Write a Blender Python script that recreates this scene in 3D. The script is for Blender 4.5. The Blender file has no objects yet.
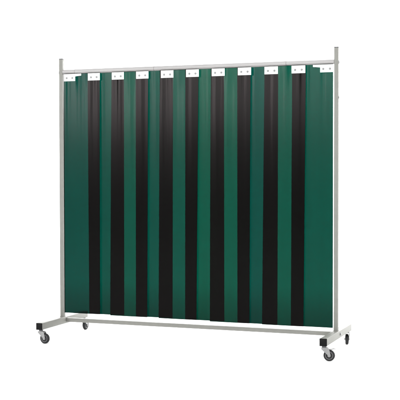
import bpy, bmesh, math, random
from mathutils import Vector, Matrix
random.seed(4)
S = bpy.context.scene
C = S.collection
PI = math.pi

# ------------------------------------------------------------------ materials
def newmat(name):
    m = bpy.data.materials.new(name); m.use_nodes = True
    return m, m.node_tree, m.node_tree.nodes['Principled BSDF']

def simple(name, col, rough, metal=0.0, spec=0.5, var=0.04, nscale=30, bump=0.02, rvar=0.08, stretch=(1, 1, 1)):
    m, nt, b = newmat(name)
    tc = nt.nodes.new('ShaderNodeTexCoord')
    mp = nt.nodes.new('ShaderNodeMapping'); mp.inputs['Scale'].default_value = stretch
    n = nt.nodes.new('ShaderNodeTexNoise'); n.inputs['Scale'].default_value = nscale; n.inputs['Detail'].default_value = 5
    nt.links.new(tc.outputs['Object'], mp.inputs['Vector']); nt.links.new(mp.outputs[0], n.inputs['Vector'])
    r = nt.nodes.new('ShaderNodeValToRGB')
    r.color_ramp.elements[0].position = .3; r.color_ramp.elements[1].position = .7
    r.color_ramp.elements[0].color = (*[max(0, c * (1 - var)) for c in col], 1)
    r.color_ramp.elements[1].color = (*[min(1, c * (1 + var)) for c in col], 1)
    nt.links.new(n.outputs['Fac'], r.inputs['Fac']); nt.links.new(r.outputs['Color'], b.inputs['Base Color'])
    mr = nt.nodes.new('ShaderNodeMapRange')
    mr.inputs['To Min'].default_value = max(.03, rough - rvar); mr.inputs['To Max'].default_value = min(1, rough + rvar)
    nt.links.new(n.outputs['Fac'], mr.inputs['Value']); nt.links.new(mr.outputs['Result'], b.inputs['Roughness'])
    n2 = nt.nodes.new('ShaderNodeTexNoise'); n2.inputs['Scale'].default_value = 900; n2.inputs['Detail'].default_value = 2
    nt.links.new(tc.outputs['Object'], n2.inputs['Vector'])
    bp = nt.nodes.new('ShaderNodeBump'); bp.inputs['Strength'].default_value = bump * 4; bp.inputs['Distance'].default_value = .0005
    nt.links.new(n2.outputs['Fac'], bp.inputs['Height']); nt.links.new(bp.outputs['Normal'], b.inputs['Normal'])
    b.inputs['Metallic'].default_value = metal
    b.inputs['Specular IOR Level'].default_value = spec
    return m

M = {}
M['paint'] = simple('light_grey_powder_coat', (.186, .187, .171), .5, spec=.3, bump=.05)
M['galv'] = simple('galvanised_tube', (.30, .292, .29), .48, metal=.25, var=.07, nscale=14, stretch=(.4, 3, 3))
M['white'] = simple('white_clip', (.70, .705, .695), .4, bump=.01)
M['rivet'] = simple('rivet_metal', (.20, .205, .205), .4, metal=.5)
M['dark'] = simple('dark_grey_cap', (.09, .09, .095), .45)
M['black'] = simple('black_plastic', (.004, .004, .004), .5, spec=.12)
M['tyre'] = simple('grey_black_rubber', (.012, .012, .013), .6, spec=.3)
M['hub'] = simple('grey_hub', (.13, .13, .135), .5)
M['zinc'] = simple('zinc_plate', (.27, .27, .27), .36, metal=.6, var=.12)
M['floor'] = simple('white_paper', (.92, .92, .915), .9, spec=.05, var=.006, nscale=3, bump=0)

def strip_mat(name, T, gloss, haze):
    """tinted translucent PVC film: each of the two faces carries the root of the film's tint"""
    m, nt, b = newmat(name)
    out = nt.nodes['Material Output']
    nt.nodes.remove(b)
    tc = nt.nodes.new('ShaderNodeTexCoord')
    mp = nt.nodes.new('ShaderNodeMapping'); mp.inputs['Scale'].default_value = (1, 1, .03)
    n = nt.nodes.new('ShaderNodeTexNoise'); n.inputs['Scale'].default_value = 70; n.inputs['Detail'].default_value = 4
    nt.links.new(tc.outputs['Object'], mp.inputs['Vector']); nt.links.new(mp.outputs[0], n.inputs['Vector'])
    bp = nt.nodes.new('ShaderNodeBump'); bp.inputs['Strength'].default_value = .6; bp.inputs['Distance'].default_value = .0012
    nt.links.new(n.outputs['Fac'], bp.inputs['Height'])
    ramp = nt.nodes.new('ShaderNodeValToRGB')
    rt = [math.sqrt(c) for c in T]
    ramp.color_ramp.elements[0].position = .25; ramp.color_ramp.elements[1].position = .75
    ramp.color_ramp.elements[0].color = (*[c * .96 for c in rt], 1)
    ramp.color_ramp.elements[1].color = (*[c * 1.04 for c in rt], 1)
    nt.links.new(n.outputs['Fac'], ramp.inputs['Fac'])
    # each strip comes from its own roll: a slightly different tint and depth
    oi = nt.nodes.new('ShaderNodeObjectInfo')
    hr = nt.nodes.new('ShaderNodeValToRGB')
    hr.color_ramp.elements[0].color = (.9, .93, 1.0, 1); hr.color_ramp.elements[1].color = (1.0, 1.06, 1.02, 1)
    nt.links.new(oi.outputs['Random'], hr.inputs['Fac'])
    mx = nt.nodes.new('ShaderNodeVectorMath'); mx.operation = 'MULTIPLY'
    nt.links.new(ramp.outputs['Color'], mx.inputs[0]); nt.links.new(hr.outputs['Color'], mx.inputs[1])
    tr = nt.nodes.new('ShaderNodeBsdfTransparent'); nt.links.new(mx.outputs['Vector'], tr.inputs['Color'])
    df = nt.nodes.new('ShaderNodeBsdfDiffuse'); df.inputs['Color'].default_value = (*haze, 1)
    gl = nt.nodes.new('ShaderNodeBsdfGlossy'); gl.inputs['Roughness'].default_value = .235
    gl.inputs['Color'].default_value = (gloss, gloss * .87, gloss * .89, 1)
    nt.links.new(bp.outputs['Normal'], gl.inputs['Normal'])
    a1 = nt.nodes.new('ShaderNodeAddShader'); a2 = nt.nodes.new('ShaderNodeAddShader')
    nt.links.new(tr.outputs[0], a1.inputs[0]); nt.links.new(df.outputs[0], a1.inputs[1])
    nt.links.new(a1.outputs[0], a2.inputs[0]); nt.links.new(gl.outputs[0], a2.inputs[1])
    nt.links.new(a2.outputs[0], out.inputs['Surface'])
    return m
M['film'] = strip_mat('green_pvc_film', (.00003, .0130, .0082), .0066, (.0006, .0005, .0005))

# ------------------------------------------------------------------ mesh helpers
def obj(name, bm, mat, parent=None, smooth=True, loc=None):
    me = bpy.data.meshes.new(name)
    bmesh.ops.recalc_face_normals(bm, faces=bm.faces)
    bm.to_mesh(me); bm.free()
    for m in (mat if isinstance(mat, (list, tuple)) else [mat]): me.materials.append(m)
    o = bpy.data.objects.new(name, me); C.objects.link(o)
    if parent: o.parent = parent
    if loc: o.location = loc
    if smooth:
        for p in me.polygons: p.use_smooth = True
        try: me.set_sharp_from_angle(angle=math.radians(35))
        except Exception: pass
    return o

def box(bm, x0, x1, y0, y1, z0, z1, bev=.0, seg=2, mat=0):
    t = bmesh.new()
    bmesh.ops.create_cube(t, size=1)
    for v in t.verts:
        v.co = Vector(((x0 + x1) / 2 + v.co.x * (x1 - x0), (y0 + y1) / 2 + v.co.y * (y1 - y0), (z0 + z1) / 2 + v.co.z * (z1 - z0)))
    if bev: bmesh.ops.bevel(t, geom=list(t.edges), offset=bev, segments=seg, profile=.5, affect='EDGES')
    merge(bm, t, mat)

def merge(bm, t, mat=0, M4=None):
    if M4 is not None: bmesh.ops.transform(t, matrix=M4, verts=t.verts)
    for f in t.faces: f.material_index = mat
    me = bpy.data.meshes.new('tmp'); t.to_mesh(me); t.free(); bm.from_mesh(me); bpy.data.meshes.remove(me)

def lathe(bm, prof, axis='z', center=(0, 0, 0), n=32, mat=0):
    """prof = [(r, h)...] revolved about an axis through center"""
    t = bmesh.new(); rings = []
    for r, h in prof:
        rings.append([t.verts.new((r * math.cos(2 * PI * k / n), r * math.sin(2 * PI * k / n), h)) for k in range(n)])
    for a, b in zip(rings, rings[1:]):
        for k in range(n): t.faces.new((a[k], a[(k + 1) % n], b[(k + 1) % n], b[k]))
    t.faces.new(rings[0]); t.faces.new(rings[-1])
    R = Matrix.Identity(4)
    if axis == 'x': R = Matrix.Rotation(PI / 2, 4, 'Y')
    if axis == 'y': R = Matrix.Rotation(-PI / 2, 4, 'X')
    merge(bm, t, mat, Matrix.Translation(center) @ R)

def prism(bm, pts, y0, y1, bev=0, mat=0):
    """outline in x,z extruded along y"""
    t = bmesh.new()
    a = [t.verts.new((p[0], y0, p[1])) for p in pts]; f = t.faces.new(a)
    r = bmesh.ops.extrude_face_region(t, geom=[f])
    bmesh.ops.translate(t, verts=[v for v in r['geom'] if isinstance(v, bmesh.types.BMVert)], vec=(0, y1 - y0, 0))
    if bev: bmesh.ops.bevel(t, geom=list(t.edges), offset=bev, segments=1, affect='EDGES')
    merge(bm, t, mat)

# ------------------------------------------------------------------ measurements (metres)
W = 1.0743        # post centre from the middle
H = 2.136         # post top
ZB = 2.033        # top tube axis
RB = .0175
FS = .050         # foot section
ZF = .128         # foot centre height
LF, LR = .371, .383
YB = .020         # bottom bar axis
ZL = .1295
STRIP_BOTTOM = .182

root = bpy.data.objects.new('welding_screen', None); C.objects.link(root)
root.empty_display_size = .3
root['label'] = 'mobile welding screen with overlapping dark green translucent strips on a light grey wheeled frame'
root['category'] = 'welding screen'

# ------------------------------------------------------------------ frame
hs = .0150
for sx in (-1, 1):
    x = sx * W
    bm = bmesh.new()
    box(bm, x - hs, x + hs, -hs, hs, ZF + FS / 2 + .0005, H - .007, bev=.0022, seg=3)
    post = obj('post', bm, M['paint'], root)
    bm = bmesh.new(); box(bm, x - hs - .0006, x + hs + .0006, -hs - .0006, hs + .0006, H - .0065, H, bev=.0012)
    obj('end_cap', bm, M['dark'], post)
    # through bolt holding the top tube, head on the outer side
    bm = bmesh.new()
    a = x + sx * (hs + .0004)
    lathe(bm, [(.0105, 0), (.0105, .0016), (.0085, .0018), (.0085, .008), (.0065, .0095)], 'x', (a, 0, ZB - .004), 6) if sx > 0 else \
        lathe(bm, [(.0065, -.0095), (.0085, -.008), (.0085, -.0018), (.0105, -.0016), (.0105, 0)], 'x', (a, 0, ZB - .004), 6)
    obj('bolt', bm, M['zinc'], post)
    bm = bmesh.new()
    if sx > 0: lathe(bm, [(.008, 0), (.008, .003), (.005, .005)], 'x', (a, 0, 1.784), 20)
    else: lathe(bm, [(.005, -.005), (.008, -.003), (.008, 0)], 'x', (a, 0, 1.784), 20)
    obj('bolt', bm, M['zinc'], post)
    # foot
    bm = bmesh.new(); h = FS / 2
    box(bm, x - h, x + h, -LF + .004, LR - .004, ZF - h, ZF + h, bev=.003, seg=3)
    foot = obj('foot', bm, M['paint'], root)
    for y0, y1 in ((-LF - .001, -LF + .0035), (LR - .0035, LR + .001)):
        g = .0005 if y0 < 0 else -.004              # the rear plug sits inside the tube end
        bm = bmesh.new(); box(bm, x - h - g, x + h + g, y0, y1, ZF - h - g, ZF + h + g, bev=.0016)
        obj('end_cap', bm, M['black'], foot)
    bm = bmesh.new()
    b0 = x + h + .0004 if sx > 0 else x - h - .0004
    if sx > 0: lathe(bm, [(.013, 0), (.013, .0018), (.0095, .002), (.0095, .008), (.0075, .009)], 'x', (b0, YB, ZL), 6)
    else: lathe(bm, [(.0075, -.009), (.0095, -.008), (.0095, -.002), (.013, -.0018), (.013, 0)], 'x', (b0, YB, ZL), 6)
    obj('bolt', bm, M['zinc'], foot)
    # weld collar where the post stands on the foot
    bm = bmesh.new()
    box(bm, x - hs - .0025, x + hs + .0025, -hs - .0025, hs + .0025, ZF + h - .001, ZF + h + .0035, bev=.0018)
    obj('weld_bead', bm, M['paint'], foot)

bm = bmesh.new()
box(bm, -W + FS / 2 + .0003, W - FS / 2 - .0003, YB - .015, YB + .015, ZL - .015, ZL + .015, bev=.003, seg=3)
obj('bottom_rail', bm, M['paint'], root)

# top tube: telescoping, an outer sleeve over thinner ends
bm = bmesh.new()
L0, L1 = -W + hs + .0004, W - hs - .0004
j0, j1 = -.955, .712
lathe(bm, [(RB - .001, L0), (RB - .001, j0 - .003), (RB - .0025, j0 - .0025), (RB - .0025, j0), (RB, j0 + .0003), (RB, -.3025), (RB - .002, -.302), (RB - .002, -.2995), (RB, -.299),
           (RB, j1), (RB - .0025, j1 + .0003), (RB - .0025, j1 + .0028), (RB - .001, j1 + .0033), (RB - .001, L1)], 'x', (0, 0, ZB), 40)
rail = obj('top_tube', bm, M['galv'], root)

# ------------------------------------------------------------------ strips
def curve(kind, u, z, seed):
    """front-back bow of a strip; u 0..1 across it, z height"""
    rnd = seed
    top = max(0, min(1, (z - 1.80) / .20))
    yy = -.0022 * math.sin(PI * u) if kind == 'front' else .0016 * math.sin(PI * u)
    yy += .0004 * math.sin(9 * u + rnd) * math.cos(1.7 * z + rnd)
    # slight flutes running down from the clips, fading out below
    dn = math.exp(-max(0, 2.0 - z) / .55)
    yy += dn * (.0013 * math.sin(23 * u + 2.3 * rnd) + .0007 * math.sin(41 * u + 5.1 * rnd + 1.2 * z))
    # between two clips the free film bellies forward near the hanging edge
    if kind == 'front':                       # the lapped-over strips hang a little forward of the clip line
        d = max(0, min(1, (2.0 - z) / .55)); yy -= .006 * d * (2 - d) / 1.0
    yy += -(.0055 if kind == 'front' else .0015) * top ** 2 * max(0, math.sin(PI * (u - .33) / .34) if .33 < u < .67 else 0)
    return yy

EDGE_L = [(-1.058, -1.058)] + list(zip([-.853, -.654, -.454, -.260, -.056, .142, .345, .549, .753],
                                   [-.848, -.668, -.458, -.271, -.061, .134, .345, .534, .746]))
EDGE_R = list(zip([-.752, -.551, -.353, -.155, .046, .243, .445, .651, .853],
                  [-.755, -.555, -.364, -.162, .030, .244, .438, .646, .840])) + [(1.05, 1.05)]
NU, NZ = 36, 60
ztop = ZB - .0150
for i in range(10):
    kind = 'front' if i % 2 == 0 else 'back'
    yc = -.0065 if kind == 'front' else .0045
    zb = STRIP_BOTTOM - .002 - .0085 * (i - 4.5) / 4.5 + random.uniform(-.0012, .0012)
    off = .0115 if kind == 'front' else -.002
    th = .002
    seed = random.uniform(0, 6)
    bm = bmesh.new(); F = []; B = []
    for k in range(NZ + 1):
        z = zb + (ztop - zb) * k / NZ
        rf = []; rb = []
        for j in range(NU + 1):
            u = j / NU
            q = min(1, (z - .33) / 1.53)
            x = (EDGE_L[i][1] + (EDGE_L[i][0] - EDGE_L[i][1]) * q) * (1 - u) + (EDGE_R[i][1] + (EDGE_R[i][0] - EDGE_R[i][1]) * q) * u
            x += (2.81 - x) * off / 7.31
            y = yc + curve(kind, u, z, seed)
            rf.append(bm.verts.new((x, y - th / 2, z))); rb.append(bm.verts.new((x, y + th / 2, z)))
        F.append(rf); B.append(rb)
    for k in range(NZ):
        for j in range(NU):
            bm.faces.new((F[k][j], F[k][j + 1], F[k + 1][j + 1], F[k + 1][j]))
            bm.faces.new((B[k][j + 1], B[k][j], B[k + 1][j], B[k + 1][j + 1]))
        bm.faces.new((F[k][0], F[k + 1][0], B[k + 1][0], B[k][0]))
        bm.faces.new((F[k + 1][NU], F[k][NU], B[k][NU], B[k + 1][NU]))
    for j in range(NU):
        bm.faces.new((F[0][j + 1], F[0][j], B[0][j], B[0][j + 1]))
        bm.faces.new((F[NZ][j], F[NZ][j + 1], B[NZ][j + 1], B[NZ][j]))
    obj('curtain_strip', bm, M['film'], root)

# ------------------------------------------------------------------ clips
def clip(xc, w=.100):
    zt, zb_ = 2.0145, 1.9600
    bm = bmesh.new()
    box(bm, xc - w / 2, xc + w / 2, -.0175, -.0145, zb_, zt, bev=.001)          # front plate
    box(bm, xc - w / 2 + .018, xc + w / 2 - .018, .0085, .0110, zb_ + .004, zt - .002, bev=.001)  # rear plate
    for dx in (-.034, .034):                                                       # hooks round the back of the tube
        pts = []
        for r in (RB + .0006, RB + .0026):
            arc = [(math.cos(a) * r, math.sin(a) * r) for a in [math.radians(-66 + 12 * q) for q in range(12)]]
            pts.append(arc)
        out = pts[0] + pts[1][::-1]
        t = bmesh.new()
        a = [t.verts.new((xc + dx - .007, p[0], ZB + p[1])) for p in out]
        f = t.faces.new(a)
        r_ = bmesh.ops.extrude_face_region(t, geom=[f])
        bmesh.ops.translate(t, verts=[v for v in r_['geom'] if isinstance(v, bmesh.types.BMVert)], vec=(.014, 0, 0))
        merge(bm, t)
    return bm
for i in range(11):
    if i == 0: xc, w = -1.054 + .048, .096
    elif i == 10: xc, w = 1.05 - .0465, .093
    else: xc, w = -.8 + .2 * (i - 1), .100
    xc += (2.81 - xc) * .0024
    c = obj('hanging_clip', clip(xc, w), M['white'], root)
    for q, dx in enumerate((-.024, .024)):
        bm = bmesh.new()
        lathe(bm, [(.0075, 0), (.0075, -.0012), (.0055, -.0026), (.002, -.003)][::-1], 'y', (xc + dx, -.0176, 1.984), 20)
        obj('rivet', bm, M['rivet'], c)
for xc in (-.924, .936):
    bm = bmesh.new()
    s = 1 if xc > 0 else -1
    prism(bm, [(xc - .026, 2.0145), (xc + .026, 2.0145), (xc + .026, 2.000 - .005 * (s > 0)), (xc - .026, 2.000 - .005 * (s < 0))], -.0175, -.0150)
    box(bm, xc - .020, xc + .004, .0085, .0110, 1.9965, 2.0145, bev=.0008)
    obj('clip_tab', bm, M['white'], root)

# ------------------------------------------------------------------ casters
RW = .0385; WW = .024; TRAIL = .034; ZTOP = ZF - FS / 2
def caster(px, py, ang, brake):
    """origin at the foot underside over the pivot; the wheel trails along local +x"""
    bm = bmesh.new()
    lathe(bm, [(.0175, -.0005), (.0175, -.004), (.014, -.0045), (.0155, -.007), (.0155, -.011), (.010, -.012)][::-1], 'z', (0, 0, 0), 28, mat=1)
    hy = WW / 2 + .004
    zt = -.0125
    zc = RW - ZTOP
    # bridge over the wheel
    prism(bm, [(-.018, zt), (.022, zt), (.036, zt - .007), (.035, zt - .009), (.021, zt - .0025), (-.017, zt - .0025)], -hy, hy)
    for s in (-1, 1):
        y0, y1 = (hy - .0022, hy) if s > 0 else (-hy, -hy + .0022)
        arc = [(TRAIL + .0105 * math.cos(a), zc + .0105 * math.sin(a)) for a in [math.radians(-200 + 20 * q) for q in range(12)]]
        prism(bm, [(.034, zt - .006), (.021, zt - .0005), (-.0175, zt - .0005), (-.0185, zt - .010)] + arc, y0 + .0002, y1 - .0002)
    cst = obj('caster', bm, [M['zinc'], M['dark']], root, loc=(px, py, ZTOP))
    cst.rotation_euler.z = ang
    bm = bmesh.new()
    h = WW / 2
    lathe(bm, [(.0265, -h + .002), (.0275, -h + .0005), (.034, -h + .001), (.0372, -h + .004), (RW, -h + .008), (RW, h - .008), (.0372, h - .004), (.034, h - .001), (.0275, h - .0005), (.0265, h - .002)],
          'y', (TRAIL, 0, zc), 48)
    obj('tyre', bm, M['tyre'], cst)
    bm = bmesh.new()
    lathe(bm, [(.007, -h - .002), (.009, -h - .0018), (.010, -h + .003), (.0215, -h + .004), (.0235, -h + .0004), (.0262, -h + .0004), (.0262, h - .0004), (.0235, h - .0004), (.0215, h - .004), (.010, h - .003), (.009, h + .0018), (.007, h + .002)],
          'y', (TRAIL, 0, zc), 40)
    obj('hub', bm, M['hub'], cst)
    bm = bmesh.new()
    lathe(bm, [(.0045, -hy - .004), (.0065, -hy - .0035), (.0065, -hy - .0004), (.0035, -hy - .0002), (.0035, hy + .0002), (.0065, hy + .0004), (.0065, hy + .0035), (.0045, hy + .004)],
          'y', (TRAIL, 0, zc), 6)
    obj('axle', bm, M['zinc'], cst)
    if brake:
        bm = bmesh.new()
        prism(bm, [(.020, -.016), (.046, -.022), (.066, -.0165), (.078, -.0175), (.079, -.0205), (.066, -.0195), (.047, -.0265), (.020, -.020)], -.0135, .0135, bev=.0006)
        obj('brake_lever', bm, M['zinc'], cst)
    return cst
yf, yr = -LF + .028, LR - .030
caster(W, yf, math.radians(8), True)
caster(-W, yf, math.radians(-4), False)
caster(W, yr, math.radians(108), False)
caster(-W, yr, math.radians(90), True)

# ------------------------------------------------------------------ white sweep
bm = bmesh.new()
vs = [bm.verts.new(p) for p in ((-14, -14, 0), (14, -14, 0), (14, 4.0, 0), (-14, 4.0, 0))]
bm.faces.new(vs)
fl = obj('floor', bm, M['floor'], smooth=False); fl['kind'] = 'structure'
bm = bmesh.new(); rows = []
prof = [(4.0 + 1.6 * math.sin(a), 1.6 - 1.6 * math.cos(a)) for a in [math.radians(90 * k / 18) for k in range(19)]] + [(5.6, 7.5)]
for y, z in prof: rows.append([bm.verts.new((-14, y, z)), bm.verts.new((14, y, z))])
for a, b in zip(rows, rows[1:]): bm.faces.new((a[0], a[1], b[1], b[0]))
bd = obj('backdrop', bm, M['floor']); bd['kind'] = 'structure'

# ------------------------------------------------------------------ lamps
def area(name, loc, target, sx, sy, power, col=(1, 1, 1)):
    l = bpy.data.lights.new(name, 'AREA'); l.shape = 'RECTANGLE'; l.size = sx; l.size_y = sy; l.energy = power; l.color = col
    o = bpy.data.objects.new(name, l); C.objects.link(o); o.location = loc
    d = Vector(target) - Vector(loc); o.rotation_euler = d.to_track_quat('-Z', 'Y').to_euler()
    o['kind'] = 'structure'
    return o
area('overhead_softbox', (0, -.5, 5.2), (0, -.3, 0), 9, 8, 400)
area('backdrop_fill', (0, 1.6, 5.6), (0, 5.6, 3.2), 9, 1.6, 380)  # added fill, out of frame: brightens the upper backdrop behind the film
area('front_softbox', (-5.7, -9.0, 3.45), (-.6, 0, 1.6), 3.7, 2.3, 520)
area('front_softbox', (-1.2, -9.2, 3.45), (.2, 0, 1.6), 4.0, 2.3, 290)
area('backdrop_top_fill', (-1.5, 4.1, 4.5), (-1.5, 5.6, 3.0), 10, .5, 1500)  # added narrow fill above frame, so the strip tops pass more green
area('side_softbox', (5.5, -2.0, 2.2), (0, 0, .5), 3, 3, 235)

w = bpy.data.worlds.new('World'); S.world = w; w.use_nodes = True
w.node_tree.nodes['Background'].inputs[0].default_value = (1, 1, 1, 1)
w.node_tree.nodes['Background'].inputs[1].default_value = .22

# ------------------------------------------------------------------ camera
cam = bpy.data.cameras.new('Camera'); co = bpy.data.objects.new('Camera', cam); C.objects.link(co)
yaw, pit, rol, f = .3598, -.0275, -.0018, 1068.9
F = Vector((-math.sin(yaw) * math.cos(pit), math.cos(yaw) * math.cos(pit), math.sin(pit)))
R = Vector((math.cos(yaw), math.sin(yaw), 0)); U = R.cross(F)
R2 = R * math.cos(rol) + U * math.sin(rol); U2 = U * math.cos(rol) - R * math.sin(rol)
mw = Matrix((R2, U2, -F)).transposed().to_4x4()
mw.translation = Vector((2.8093, -7.3148, 1.277))
co.matrix_world = mw
cam.sensor_fit = 'HORIZONTAL'; cam.sensor_width = 36; cam.lens = 36 * f / 400
cam.clip_end = 200; cam.clip_start = .05
S.camera = co

S.view_settings.view_transform = 'Standard'
S.view_settings.look = 'None'
S.view_settings.exposure = 0; S.view_settings.gamma = 1
S.cycles.transparent_max_bounces = 24
S.cycles.max_bounces = 8
